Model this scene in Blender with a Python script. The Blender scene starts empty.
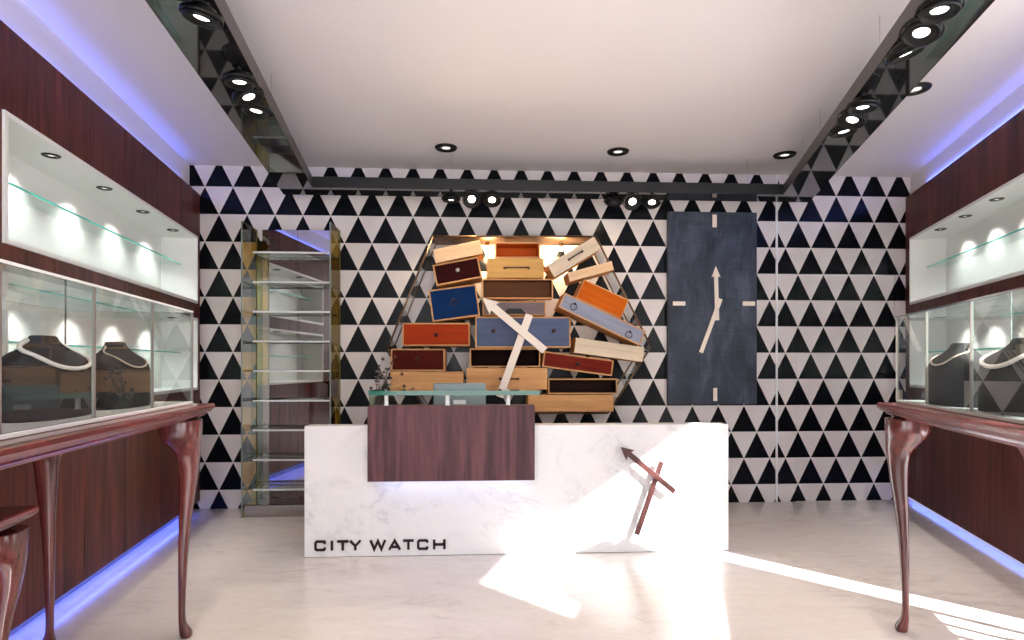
import bpy, bmesh, math, random
from mathutils import Vector, Matrix
random.seed(7)
PI = math.pi
SC = bpy.context.scene
COL = SC.collection

# ------------------------------------------------------------------ helpers
CAMZ = 1.25
def ray(px, py):
    return Vector(((px-512)/600, 1.0, -(py-366)/600))

class Frame:
    """A vertical reference plane in the room: x runs along it, +y goes behind it."""
    def __init__(s, ox, oy, ang):
        s.o = Vector((ox, oy, 0)); s.a = ang
        s.t = Vector((math.cos(ang), math.sin(ang), 0)); s.n = Vector((-math.sin(ang), math.cos(ang), 0))
    def w(s, x, y, z=0):
        return s.o + s.t*x + s.n*y + Vector((0, 0, z))
    def px(s, px, py, d=0.0):
        """where the sight line of a photo point meets the plane d in front of this one (local x, z)"""
        r = ray(px, py)
        k = (s.o.dot(s.n) - d - 0) / r.dot(s.n)
        p = Vector((0, 0, CAMZ)) + r*k
        q = p - s.o
        return q.dot(s.t), p.z
ABACK = math.atan(.0528)
BACK = Frame(0, 5.39, ABACK)
LEFT = Frame(-2.725, 5.24, math.atan2(1, -.195))
RIGHT = Frame(3.66, 5.58, math.atan2(-1, -.288))
CEIL = 3.005

def tag(o, label=None, cat=None, group=None, kind=None):
    if label: o['label'] = label
    if cat: o['category'] = cat
    if group: o['group'] = group
    if kind: o['kind'] = kind
    return o

def thing(name, label, cat, loc=(0, 0, 0), rz=0.0, group=None, rot=None):
    o = bpy.data.objects.new(name, None); COL.objects.link(o)
    o.empty_display_size = .1
    o.location = loc
    o.rotation_euler = rot if rot else (0, 0, rz)
    return tag(o, label, cat, group)

class B:
    def __init__(s):
        s.bm = bmesh.new()
    def face(s, vs, m=0, smooth=False):
        try:
            f = s.bm.faces.new(vs); f.material_index = m; f.smooth = smooth
            return f
        except ValueError:
            return None
    def box(s, x0, x1, y0, y1, z0, z1, m=0, mat=None, edge=None):
        """edge=(axis, material): faces not across that axis take another material (ground glass edges)"""
        if x0 > x1: x0, x1 = x1, x0
        if y0 > y1: y0, y1 = y1, y0
        if z0 > z1: z0, z1 = z1, z0
        c = [Vector((x, y, z)) for x in (x0, x1) for y in (y0, y1) for z in (z0, z1)]
        if mat is not None: c = [mat @ v for v in c]
        v = [s.bm.verts.new(p) for p in c]
        for idx, ax in (((0,1,3,2),0),((4,6,7,5),0),((0,4,5,1),1),((2,3,7,6),1),((0,2,6,4),2),((1,5,7,3),2)):
            mm = m if edge is None or edge[0] == ax else edge[1]
            s.face([v[i] for i in idx], mm)
        return s
    def prism(s, pts, y0, y1, m=0, mat=None):
        """polygon in x,z (counter-clockwise seen from -y) extruded in y"""
        a = [Vector((p[0], y0, p[1])) for p in pts]; b = [Vector((p[0], y1, p[1])) for p in pts]
        if mat is not None:
            a = [mat @ v for v in a]; b = [mat @ v for v in b]
        a = [s.bm.verts.new(v) for v in a]; b = [s.bm.verts.new(v) for v in b]
        s.face(a, m); s.face(b[::-1], m)
        n = len(pts)
        for i in range(n):
            j = (i+1) % n
            s.face([a[j], a[i], b[i], b[j]], m)
        return s
    def loft(s, rings, m=0, smooth=True, closed=True, caps=True):
        R = [[s.bm.verts.new(p) for p in r] for r in rings]
        n = len(R[0])
        for k in range(len(R)-1):
            for i in range(n if closed else n-1):
                j = (i+1) % n
                s.face([R[k][i], R[k][j], R[k+1][j], R[k+1][i]], m, smooth)
        if caps and closed:
            s.face(R[0][::-1], m); s.face(R[-1], m)
        return s
    def lathe(s, prof, seg=32, m=0, mat=None, smooth=True, caps=False):
        rings = []
        for r, z in prof:
            ring = [Vector((r*math.cos(2*PI*i/seg), r*math.sin(2*PI*i/seg), z)) for i in range(seg)]
            if mat is not None: ring = [mat @ v for v in ring]
            rings.append(ring)
        return s.loft(rings, m, smooth, True, caps)
    def tube(s, pts, r, seg=8, m=0, caps=True, closed=False):
        pts = [Vector(p) for p in pts]
        n = len(pts)
        rad = r if isinstance(r, (list, tuple)) else [r]*n
        rings = []
        up = None
        for i, p in enumerate(pts):
            if closed: t = pts[(i+1) % n] - pts[i-1]
            else: t = pts[min(i+1, n-1)] - pts[max(i-1, 0)]
            t.normalize()
            if up is None:
                up = Vector((0, 0, 1)) if abs(t.z) < .9 else Vector((1, 0, 0))
            a = t.cross(up)
            if a.length < 1e-5: a = t.cross(Vector((0, 1, 0)))
            a.normalize(); b = a.cross(t); b.normalize(); up = b
            rings.append([p + (a*math.cos(2*PI*k/seg) + b*math.sin(2*PI*k/seg))*rad[i] for k in range(seg)])
        if closed: rings.append(rings[0])
        if closed:
            R = [[s.bm.verts.new(p) for p in q] for q in rings[:-1]]
            for k in range(n):
                A, C = R[k], R[(k+1) % n]
                for i in range(seg):
                    j = (i+1) % seg
                    s.face([A[i], A[j], C[j], C[i]], m, True)
            return s
        return s.loft(rings, m, True, True, caps)
    def build(s, name, mats, parent=None, bevel=0.0, seg=2, loc=None, rot=None, sub=0):
        bmesh.ops.recalc_face_normals(s.bm, faces=s.bm.faces[:])
        me = bpy.data.meshes.new(name)
        s.bm.to_mesh(me); s.bm.free()
        if not isinstance(mats, (list, tuple)): mats = [mats]
        for m in mats: me.materials.append(m)
        o = bpy.data.objects.new(name, me); COL.objects.link(o)
        if parent is not None: o.parent = parent
        if loc is not None: o.location = loc
        if rot is not None: o.rotation_euler = rot
        if bevel > 0:
            md = o.modifiers.new('bevel', 'BEVEL'); md.width = bevel; md.segments = seg
            md.limit_method = 'ANGLE'; md.angle_limit = math.radians(40)
        if sub:
            md = o.modifiers.new('sub', 'SUBSURF'); md.levels = sub; md.render_levels = sub
        return o

def copy_tree(o, parent=None):
    c = o.copy(); COL.objects.link(c)
    if parent is not None:
        c.parent = parent
    for ch in list(o.children):
        copy_tree(ch, c)
    return c

# ------------------------------------------------------------------ materials
class N:
    def __init__(s, name):
        s.m = bpy.data.materials.new(name); s.m.use_nodes = True
        s.nt = s.m.node_tree; s.nt.nodes.clear()
        s.out = s.new('ShaderNodeOutputMaterial')
    def new(s, t, **kw):
        n = s.nt.nodes.new(t)
        for k, v in kw.items(): setattr(n, k, v)
        return n
    def put(s, sock, v):
        if hasattr(v, 'is_output') or isinstance(v, bpy.types.NodeSocket): s.nt.links.new(v, sock)
        else: sock.default_value = v
    def math(s, op, a, b=None, c=None, clamp=False):
        n = s.new('ShaderNodeMath', operation=op); n.use_clamp = clamp
        s.put(n.inputs[0], a)
        if b is not None: s.put(n.inputs[1], b)
        if c is not None: s.put(n.inputs[2], c)
        return n.outputs[0]
    def ramp(s, fac, stops, interp='LINEAR'):
        n = s.new('ShaderNodeValToRGB'); n.color_ramp.interpolation = interp
        e = n.color_ramp.elements
        while len(e) > 1: e.remove(e[-1])
        e[0].position = stops[0][0]; e[0].color = (*stops[0][1], 1)
        for p, c in stops[1:]:
            q = e.new(p); q.color = (*c, 1)
        s.put(n.inputs[0], fac)
        return n.outputs[0]
    def mix(s, fac, a, b, blend='MIX'):
        n = s.new('ShaderNodeMix', data_type='RGBA', blend_type=blend)
        s.put(n.inputs[0], fac)
        for sock, v in ((n.inputs[6], a), (n.inputs[7], b)):
            s.put(sock, v if not isinstance(v, tuple) else (*v[:3], 1))
        return n.outputs[2]
    def coord(s, scale=(1, 1, 1), rnd=0.0, rot=(0, 0, 0)):
        c = s.new('ShaderNodeTexCoord').outputs['Object']
        mp = s.new('ShaderNodeMapping'); mp.inputs['Scale'].default_value = scale; mp.inputs['Rotation'].default_value = rot
        if rnd:
            oi = s.new('ShaderNodeObjectInfo').outputs['Random']
            ad = s.new('ShaderNodeVectorMath', operation='ADD')
            cb = s.new('ShaderNodeCombineXYZ')
            for i, k in enumerate((rnd, rnd*.7, rnd*1.3)):
                s.put(cb.inputs[i], s.math('MULTIPLY', oi, k))
            s.nt.links.new(c, ad.inputs[0]); s.nt.links.new(cb.outputs[0], ad.inputs[1])
            s.nt.links.new(ad.outputs[0], mp.inputs[0])
        else:
            s.nt.links.new(c, mp.inputs[0])
        return mp.outputs[0]
    def noise(s, vec, scale, detail=4, rough=.55, dist=0.0):
        n = s.new('ShaderNodeTexNoise'); s.nt.links.new(vec, n.inputs['Vector'])
        n.inputs['Scale'].default_value = scale; n.inputs['Detail'].default_value = detail
        n.inputs['Roughness'].default_value = rough; n.inputs['Distortion'].default_value = dist
        return n.outputs['Fac']
    def pbr(s, col, rough=.5, metal=0.0, bump=None, bstr=.1, spec=.5, coat=0.0, emis=None, estr=0.0):
        p = s.new('ShaderNodeBsdfPrincipled')
        s.put(p.inputs['Base Color'], (*col, 1) if isinstance(col, tuple) and len(col) == 3 else col)
        s.put(p.inputs['Roughness'], rough); s.put(p.inputs['Metallic'], metal)
        p.inputs['Specular IOR Level'].default_value = spec
        p.inputs['Coat Weight'].default_value = coat; p.inputs['Coat Roughness'].default_value = .08
        if emis: p.inputs['Emission Color'].default_value = (*emis, 1); p.inputs['Emission Strength'].default_value = estr
        if bump is not None:
            b = s.new('ShaderNodeBump'); b.inputs['Strength'].default_value = bstr; b.inputs['Distance'].default_value = .01
            s.nt.links.new(bump, b.inputs['Height']); s.nt.links.new(b.outputs[0], p.inputs['Normal'])
        s.nt.links.new(p.outputs[0], s.out.inputs[0])
        return s.m

def srgb(r, g, b):
    f = lambda c: c/12.92 if c <= .04045 else ((c+.055)/1.055)**2.4
    return (f(r/255), f(g/255), f(b/255))

def plain(name, col, rough=.5, metal=0.0, mottle=.06, scale=12, **kw):
    n = N(name)
    f = n.noise(n.coord(), scale, 3)
    lo = tuple(c*(1-mottle) for c in col); hi = tuple(min(1, c*(1+mottle)) for c in col)
    return n.pbr(n.ramp(f, [(.3, lo), (.7, hi)]), rough, metal, **kw)

def wood(name, dark, mid, light, axis='z', rough=.35, rnd=3.0, freq=9.0, coat=0.0, fig=.55, spec=.5, dist=.8):
    """grain that runs along one axis, with slow figure and fine pores"""
    n = N(name)
    sc = {'z': (freq, freq, freq*.07), 'x': (freq*.07, freq, freq), 'y': (freq, freq*.07, freq)}[axis]
    v = n.coord(sc, rnd)
    a = n.noise(v, 1.0, 6, .6, dist)
    sc2 = tuple(c*7 for c in sc)
    b = n.noise(n.coord(sc2, rnd), 1.0, 3, .7, .2)
    f = n.math('ADD', n.math('MULTIPLY', a, 1-.45*(1-fig)), n.math('MULTIPLY', n.math('SUBTRACT', b, .5), .45))
    c = n.ramp(f, [(.28, dark), (.5, mid), (.72, light)])
    return n.pbr(c, rough, 0, bump=b, bstr=.06, coat=coat, spec=spec)

def clear_glass(name, tint=(.96, .98, .97), ior=1.5, rough=0.0, boost=1.0):
    n = N(name)
    fr = n.new('ShaderNodeFresnel'); fr.inputs[0].default_value = ior
    t = n.new('ShaderNodeBsdfTransparent'); t.inputs[0].default_value = (*tint, 1)
    g = n.new('ShaderNodeBsdfGlossy'); g.inputs['Roughness'].default_value = rough; g.inputs[0].default_value = (.95, .97, .97, 1)
    mx = n.new('ShaderNodeMixShader')
    bf = n.new('ShaderNodeNewGeometry').outputs['Backfacing']     # each pane reflects where light enters it
    n.put(mx.inputs[0], n.math('MULTIPLY', n.math('MULTIPLY', fr.outputs[0], boost, clamp=True), n.math('SUBTRACT', 1.0, bf)))
    n.nt.links.new(t.outputs[0], mx.inputs[1]); n.nt.links.new(g.outputs[0], mx.inputs[2])
    n.nt.links.new(mx.outputs[0], n.out.inputs[0])
    return n.m

def emitter(name, col, strength):
    n = N(name)
    e = n.new('ShaderNodeEmission'); e.inputs[0].default_value = (*col, 1); e.inputs[1].default_value = strength
    n.nt.links.new(e.outputs[0], n.out.inputs[0])
    return n.m

M = {}
M['white'] = plain('white_paint', (.80, .775, .765), .6, mottle=.01, scale=3)
M['ceiling'] = plain('ceiling_paint', (.80, .765, .755), .7, mottle=.01, scale=2)
M['niche'] = plain('niche_white_lacquer', (.84, .85, .83), .35, mottle=.01)
M['panel_wood'] = wood('mahogany_panel', srgb(56, 22, 17), srgb(98, 46, 37), srgb(136, 72, 56), 'z', .42, 3, 6, spec=.22, dist=1.8)
M['table_wood'] = wood('mahogany_table_x', srgb(76, 28, 28), srgb(122, 54, 52), srgb(160, 84, 78), 'x', .22, 0, 9, coat=.4)
M['leg_wood'] = wood('mahogany_leg', srgb(66, 27, 26), srgb(112, 54, 50), srgb(156, 88, 78), 'z', .22, 5, 10, coat=.4)
M['counter_wood'] = wood('walnut_counter', srgb(60, 36, 42), srgb(98, 62, 66), srgb(128, 86, 86), 'z', .5, 0, 4.2, spec=.25, dist=2.2)
M['red_wood'] = wood('red_wood_hands', srgb(60, 30, 28), srgb(80, 42, 39), srgb(98, 56, 51), 'z', .35, 0, 14)
M['cream_wood'] = plain('cream_painted_wood', srgb(236, 222, 206), .5, mottle=.03)
M['black_gloss'] = N('black_glass_beam').pbr(srgb(30, 31, 32), .03, 0, spec=.5)
M['beam_side'] = N('bronze_beam_side').pbr(srgb(56, 51, 50), .35, .1)
M['beam_front'] = N('black_satin_beam_front').pbr(srgb(34, 36, 37), .4, 0, spec=.3)
M['black_metal'] = plain('black_metal', (.004, .004, .0042), .45, .0, spec=.25)
M['black_ring'] = plain('black_enamel_ring', (.004, .004, .0042), .4, .0, spec=.25)
M['chrome'] = N('chrome').pbr((.78, .78, .78), .12, 1)
M['steel'] = N('brushed_steel').pbr((.6, .6, .6), .3, 1)
M['strip'] = plain('warm_grey_strip', srgb(120, 108, 100), .45)
M['white_metal'] = plain('white_metal', (.78, .80, .80), .3, mottle=.01)
M['silver'] = N('silver_plastic').pbr(srgb(122, 136, 138), .4, .3)
M['lens'] = emitter('lamp_lens', (1, .97, .90), 9.0)
M['lens_soft'] = emitter('downlight_lens', (1, .96, .9), 1.3)
M['bulb'] = emitter('warm_bulb', (1, .74, .36), 14.0)
M['blue_led'] = emitter('blue_led', (.10, .16, 1.0), 1.0)
M['white_led'] = emitter('cool_led', (.62, .62, .92), .75)
M['glass'] = clear_glass('clear_glass')
M['shelf_glass'] = clear_glass('shelf_glass', (.90, .97, .95))
M['case_glass'] = clear_glass('showcase_glass', (.95, .965, .955), 1.52, boost=1.25)
M['edge_glass'] = N('green_glass_edge').pbr(srgb(84, 205, 190), .15, 0, emis=None)
M['edge_dark'] = N('dark_green_glass_edge').pbr(srgb(8, 88, 72), .12)
M['edge_clear'] = N('pale_glass_edge').pbr(srgb(128, 138, 132), .15)
M['amber'] = clear_glass('amber_glass', (.70, .56, .16), 1.5, boost=.45)
M['mirror'] = N('bronze_mirror').pbr((.46, .445, .44), .01, 1)
M['green_strip'] = N('pale_green_mirror_strip').pbr((.30, .36, .33), .08, 1)
M['bronze'] = N('bronze_rod').pbr(srgb(112, 86, 62), .35, .85)
M['slate'] = None
M['velvet'] = plain('charcoal_velvet', (.022, .022, .023), .85, mottle=.2, scale=60)
M['rope'] = plain('white_rope', (.80, .76, .72), .7, mottle=.1, scale=200)
M['rope_tan'] = plain('beige_rope', (.50, .42, .35), .7, mottle=.1, scale=200)
M['base_white'] = plain('showcase_base_white', (.86, .87, .86), .35, mottle=.01)
M['base_grey'] = plain('showcase_base_grey', (.42, .46, .45), .2, mottle=.02)
M['maple'] = wood('maple', srgb(188, 136, 88), srgb(212, 160, 106), srgb(228, 182, 130), 'x', .55, 9, 6, spec=.15)
M['maple_pale'] = wood('pale_birch', srgb(216, 178, 136), srgb(230, 196, 154), srgb(240, 212, 176), 'x', .55, 9, 6, spec=.15)
M['letters'] = plain('dark_brown_letters', srgb(40, 22, 24), .5, spec=.2)
M['plinth'] = plain('plinth_paint', (.16, .17, .20), .5, mottle=.02)
M['vase'] = clear_glass('vase_glass', (.80, .88, .80), 1.5)
M['stem'] = plain('dried_stem', srgb(96, 78, 66), .8)
M['berry'] = plain('dried_berry', srgb(84, 58, 46), .7, mottle=.3, scale=60)
M['leaf'] = plain('grey_dried_leaf', srgb(112, 106, 98), .8, mottle=.25, scale=40)
M['grey_box'] = plain('grey_linen_box', srgb(190, 192, 186), .7, mottle=.05)

def slate():
    n = N('blue_slate_panel')
    a = n.noise(n.coord((1.6, 1, .8)), 3.0, 6, .65, .6)
    b = n.noise(n.coord((90, 1, 3)), 1.0, 2, .6)
    c = n.noise(n.coord((3, 1, 90)), 1.0, 2, .6)
    f = n.math('ADD', a, n.math('MULTIPLY', n.math('SUBTRACT', n.math('ADD', b, c), 1.0), .22))
    col = n.ramp(f, [(.30, srgb(30, 35, 47)), (.5, srgb(52, 59, 74)), (.70, srgb(82, 88, 102))])
    return n.pbr(col, .5, 0, bump=b, bstr=.08, spec=.3)
M['slate'] = slate()

def marble():
    n = N('white_veined_marble')
    co = n.coord((1, 1, 1.25), rot=(0, .5, 0))
    w = n.noise(co, 1.3, 8, .62, 1.4)
    v1 = n.math('ABSOLUTE', n.math('SUBTRACT', w, .5))
    l1 = n.ramp(v1, [(0, (1, 1, 1)), (.016, (.25, .25, .25)), (.05, (0, 0, 0))])
    w2 = n.noise(n.coord((1, 1, 1), rot=(0, -.6, 0)), 3.1, 8, .65, 1.0)
    v2 = n.math('ABSOLUTE', n.math('SUBTRACT', w2, .47))
    l2 = n.ramp(v2, [(0, (.6, .6, .6)), (.008, (.12, .12, .12)), (.03, (0, 0, 0))])
    mask = n.ramp(n.noise(co, 1.7, 3), [(.42, (0, 0, 0)), (.66, (1, 1, 1))])
    line = n.math('MULTIPLY', n.math('ADD', l1, l2, clamp=True), mask)
    cloud = n.ramp(n.noise(co, 2.2, 5, .6), [(.3, (.67, .665, .68)), (.7, (.73, .722, .73))])
    col = n.mix(n.math('MULTIPLY', line, .6), cloud, srgb(158, 158, 164))
    return n.pbr(col, .22)
M['marble'] = marble()

def floor_mat():
    n = N('polished_pale_concrete')
    co = n.coord((1, 1.0, 1))
    big = n.noise(co, 1.1, 6, .6, .4)
    mid = n.noise(n.coord((1.0, 2.2, 1)), 4.5, 8, .68, .8)
    f = n.math('ADD', n.math('MULTIPLY', big, .45), n.math('MULTIPLY', mid, .55))
    col = n.ramp(f, [(.33, srgb(178, 168, 163)), (.46, srgb(202, 194, 190)), (.62, srgb(209, 202, 199))])
    fine = n.noise(co, 30, 4, .7)
    col = n.mix(.06, col, n.ramp(fine, [(.35, (.30, .27, .25)), (.65, (.75, .72, .69))]))
    r = n.math('MULTIPLY_ADD', mid, .06, .18)
    return n.pbr(col, r, 0, spec=.5)
M['floor'] = floor_mat()

def triangles():
    """black upright triangles on white tiles, rows shifted by half a tile; the jib door to the right carries its own phase"""
    n = N('black_and_white_triangle_tiles')
    c = n.new('ShaderNodeTexCoord').outputs['Object']
    sp = n.new('ShaderNodeSeparateXYZ'); n.nt.links.new(c, sp.inputs[0])
    x, z = sp.outputs[0], sp.outputs[2]
    h, w, z0 = .2415, .2410, .162
    v = n.math('DIVIDE', n.math('SUBTRACT', z, z0 - 2*h), h)
    row = n.math('FLOOR', v); fv = n.math('SUBTRACT', v, row)
    par = n.math('MULTIPLY', n.math('FLOORED_MODULO', row, 2.0), .5)     # 0.5 on even rows counted from the floor row
    side = n.math('GREATER_THAN', x, 2.434)
    ph = n.math('MULTIPLY_ADD', side, (2.6415 + 40*w) - (-2.5695 + 20*w) - 20*w, -2.5695 + .5*w*0)
    u = n.math('ADD', n.math('DIVIDE', n.math('SUBTRACT', x, ph), w), n.math('ADD', par, 100.0))
    fu = n.math('FRACT', u)
    dist = n.math('ABSOLUTE', n.math('SUBTRACT', fu, .5))
    lim = n.math('MULTIPLY', n.math('SUBTRACT', 1.0, fv), .5)
    inside = n.math('LESS_THAN', dist, n.math('SUBTRACT', lim, .003))
    inside = n.math('MULTIPLY', inside, n.math('GREATER_THAN', fv, .012))
    white = n.ramp(n.noise(c, 5, 4), [(.3, (.66, .615, .60)), (.7, (.72, .675, .66))])
    black = n.ramp(n.noise(c, 9, 4), [(.3, srgb(9, 11, 15)), (.7, srgb(15, 18, 23))])
    col = n.mix(inside, white, black)
    return n.pbr(col, n.math('MULTIPLY_ADD', inside, -.06, .30), spec=.13)
M['tiles'] = triangles()

def colour_wood(name, r, g, b, rough=.4, var=.22):
    c = tuple(k**1.12*.86 for k in srgb(r, g, b))
    return wood(name, tuple(k*(1-var) for k in c), c, tuple(min(1, k*(1+var)) for k in c), 'x', .55, 9, 5, spec=.06)

# ------------------------------------------------------------------ setting
def yl(px_):   # camera depth at which a photo column meets the left wall face
    return 1.7032/((512-px_)/600-.195)
def lx(Y): return -(5.24-Y)*math.sqrt(1+.195**2)
def rx(Y): return (5.58-Y)*math.sqrt(1+.288**2)
b = B(); b.box(-4.2, 5.2, -2.5, 6.4, -.1, 0)
tag(b.build('floor', M['floor']), kind='structure')
b = B()
cp = [LEFT.w(lx(-1.35), .42), RIGHT.w(rx(-1.35), .42), RIGHT.w(-.3, .42), BACK.w(4.3, .2), BACK.w(-3.3, .2), LEFT.w(.3, .42)]
cl_ = [b.bm.verts.new((p.x, p.y, CEIL)) for p in cp]; cu_ = [b.bm.verts.new((p.x, p.y, CEIL+.12)) for p in cp]
b.face(cl_[::-1]); b.face(cu_)
for i in range(6): b.face([cl_[i], cl_[(i+1) % 6], cu_[(i+1) % 6], cu_[i]])
tag(b.build('ceiling', M['ceiling']), kind='structure')
# back wall with the flush door cut out of it
TRX = BACK.px(776.3, 300)[0]
DX0, DZ = BACK.px(796.4, 300)[0], BACK.px(850, 275)[1]
DX1 = 3.56
b = B()
b.box(-3.3, DX0-.005, 0, .2, 0, CEIL); b.box(DX0-.005, DX1+.005, 0, .2, DZ+.005, CEIL); b.box(DX1+.005, 4.3, 0, .2, 0, CEIL)
ob = b.build('wall_back', M['tiles'], loc=BACK.o, rot=(0, 0, ABACK)); tag(ob, kind='structure')
b = B(); b.box(DX0, DX1, .004, .06, .004, DZ)
ob = b.build('door_1', M['tiles'], loc=BACK.o, rot=(0, 0, ABACK)); tag(ob, kind='structure')
b = B(); b.box(TRX-.008, TRX+.008, -.014, 0, 0, CEIL)
ob = b.build('trim_1', M['white_metal'], loc=BACK.o, rot=(0, 0, ABACK), bevel=.002); tag(ob, kind='structure')

def clad(cols, holes, z0, z1, y0, y1, bm, m):
    """panel boards between seams, each cut around the niches that it meets"""
    for x0, x1 in cols:
        x0 += .0018; x1 -= .0018
        xs = sorted({x0, x1, *[h[i] for h in holes for i in (0, 1) if x0 < h[i] < x1]})
        for a, c in zip(xs, xs[1:]):
            mid = (a+c)/2; zs = [z0]
            for h in sorted(holes, key=lambda h: h[2]):
                if h[0] < mid < h[1]: zs += [h[2], h[3]]
            zs.append(z1)
            for k in range(0, len(zs), 2):
                bm.box(a, c, y0, y1, zs[k], zs[k+1], m)

def side_wall(frame, nm, sgn, x_end, seams, holes, wood_top, gap, openings):
    # sgn -1: left wall (local x negative towards the camera)
    xs = sorted([0.0] + seams + [x_end])
    cols = list(zip(xs, xs[1:]))
    bm = B()
    full_holes = holes + openings
    clad(cols, full_holes, gap, wood_top, 0, .29, bm, 0)
    lo, hi = (x_end, .3) if sgn < 0 else (-.3, x_end)
    # masonry behind, and the plaster band above the ledge
    def solid(y0, y1, z0, z1, m):
        ops = [o for o in openings if o[3] > z0]
        cuts = sorted({lo, hi, *[o[i] for o in ops for i in (0, 1)]})
        for a, c in zip(cuts, cuts[1:]):
            mid = (a+c)/2; zz = [z0]
            for o in ops:
                if o[0] < mid < o[1]: zz += [max(o[2], z0), min(o[3], z1)]
            zz.append(z1)
            for k in range(0, len(zz), 2):
                if zz[k+1]-zz[k] > 1e-4: bm.box(a, c, y0, y1, zz[k], zz[k+1], m)
    solid(.30, .42, 0, CEIL, 1)
    solid(.09 if sgn < 0 else .045, .30, wood_top, CEIL, 1)
    o = bm.build(nm, [M['panel_wood'], M['white']], loc=frame.o, rot=(0, 0, frame.a))
    tag(o, kind='structure')
    return o

LN = [(lx(2.60), lx(5.15), 1.785, 2.362), (lx(2.60), lx(5.15), 1.046, 1.66)]
RN = [(rx(5.45), 2.56, 1.806, 2.412), (rx(5.45), 2.56, 1.06, 1.68)]
L_SEAMS = [lx(y) for y in (4.78, 4.28, 3.78, 3.29, 3.005, 2.777, 2.3, 1.8, 1.3, .8, .3, -.2, -.7)]
R_SEAMS = [rx(y) for y in (5.0, 4.5, 4.05, 3.7, 3.2, .6, .1, -.4)]
OPEN = (rx(2.67), rx(.75), .02, 2.60)
side_wall(LEFT, 'wall_left', -1, lx(-1.3), L_SEAMS, LN, 2.745, .075, [])
side_wall(RIGHT, 'wall_right', 1, rx(-1.3), R_SEAMS, RN, 2.81, .05, [OPEN])
# toe kicks under the panelling with the LED profile
for frame, nm, x0, x1, gap, wid in ((LEFT, 'baseboard_left', lx(-1.3), .02, .075, .012), (RIGHT, 'baseboard_right', -.02, 2.70, .05, .012)):
    b = B(); b.box(x0, x1, .075, .10, 0, gap)
    base = b.build(nm, M['plinth'], loc=frame.o, rot=(0, 0, frame.a)); tag(base, kind='structure')
    b = B(); b.box(x0+.05, x1-.05, .062, .074, gap-.009, gap-.002)
    b.build('led_strip', M['blue_led'], base)
    if frame is RIGHT:
        b = B(); b.box(x0+.05, x1-.05, -.004, .012, gap-.016, gap-.0005)
        b.build('light_profile', M['white_led'], base)
# unseen side window in the right wall; bars and rail placed to shape sunlight
b = B()
x0, x1, z0, z1 = OPEN
M1, M2 = rx(2.43), rx(2.15)
for bx in ((x0, x0+.012, z0, z1), (x1-.03, x1, z0, z1), (x0+.012, x1-.03, z1-.02, z1), (M1-.014, M1+.014, z0, 1.33), (M2-.014, M2+.014, z0, .60), (M1+.014, x1-.03, .60, 1.33)):
    b.box(bx[0], bx[1], .01, .05, bx[2], bx[3])
ob = b.build('window_1', M['white_metal'], loc=RIGHT.o, rot=(0, 0, RIGHT.a), bevel=.002); tag(ob, kind='structure')

# ------------------------------------------------------------------ wall niches
def niche(frame, hole, label, lights, shelf_z, shelf_x, group, e=1.0):
    x0, x1, z0, z1 = hole
    t = thing('display_niche', label, 'niche', frame.w((x0+x1)/2, 0, z0), frame.a, group)
    w = (x1-x0)/2; h = z1-z0
    b = B()
    th = .022; D = .285; f = -.012
    b.box(-w, w, f, D, 0, th); b.box(-w, w, f, D, h-th, h)
    b.box(-w, -w+th, f, D, th, h-th); b.box(w-th, w, f, D, th, h-th)
    b.box(-w+th, w-th, D-.015, D, th, h-th)
    b.build('casing', M['niche'], t)
    b = B(); b.box(-w+th+.002, w-th-.002, .1185, D-.017, shelf_z-z0, shelf_z-z0+.008); b.box(-w+th+.002, w-th-.002, .115, .118, shelf_z-z0-.001, shelf_z-z0+.009, 1)
    b.build('glass_shelf', [M['shelf_glass'], M['edge_glass']], t)
    proto = None
    for lxp in lights:
        x = lxp-(x0+x1)/2
        if proto is None:
            b = B(); b.lathe([(.015, .004), (.018, -.004), (.038, -.006), (.043, -.001), (.043, .0)], 28)
            proto = b.build('downlight', M['black_ring'], t, loc=(x, .075, h-th))
            b = B(); b.lathe([(0.001, -.001), (.015, -.001), (.015, .003)], 24)
            b.build('lens', M['lens_soft'], proto)
        else:
            c = copy_tree(proto, t); c.location = (x, .075, h-th)
        L = bpy.data.lights.new('niche_spot', 'SPOT'); L.energy = 14*e; L.color = (1, .97, .93)
        L.spot_size = math.radians(105); L.spot_blend = .8; L.shadow_soft_size = .02
        lo = bpy.data.objects.new('niche_spot', L); COL.objects.link(lo); lo.parent = t
        lo.location = (x, .10, h-th-.012); lo.rotation_euler = (math.radians(14), 0, 0)
    return t
LL = [lx(y) for y in (3.12, 3.69, 4.25, 4.82)]
RL = [rx(y) for y in (5.02, 4.58, 4.12, 3.62, 3.2)]
NG = 'white display niches in the panelled side walls'
niche(LEFT, LN[0], 'long white lit niche high in the left wood wall, above the left glass showcase', LL, 2.11, None, NG)
niche(LEFT, LN[1], 'lower white niche in the left wood wall, seen through the left glass showcase', LL, 1.36, None, NG)
niche(RIGHT, RN[0], 'long white lit niche high in the right wood wall, above the right glass showcase', RL, 2.13, None, NG)
niche(RIGHT, RN[1], 'lower white niche in the right wood wall, seen through the right glass showcase', RL, 1.37, None, NG)

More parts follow.
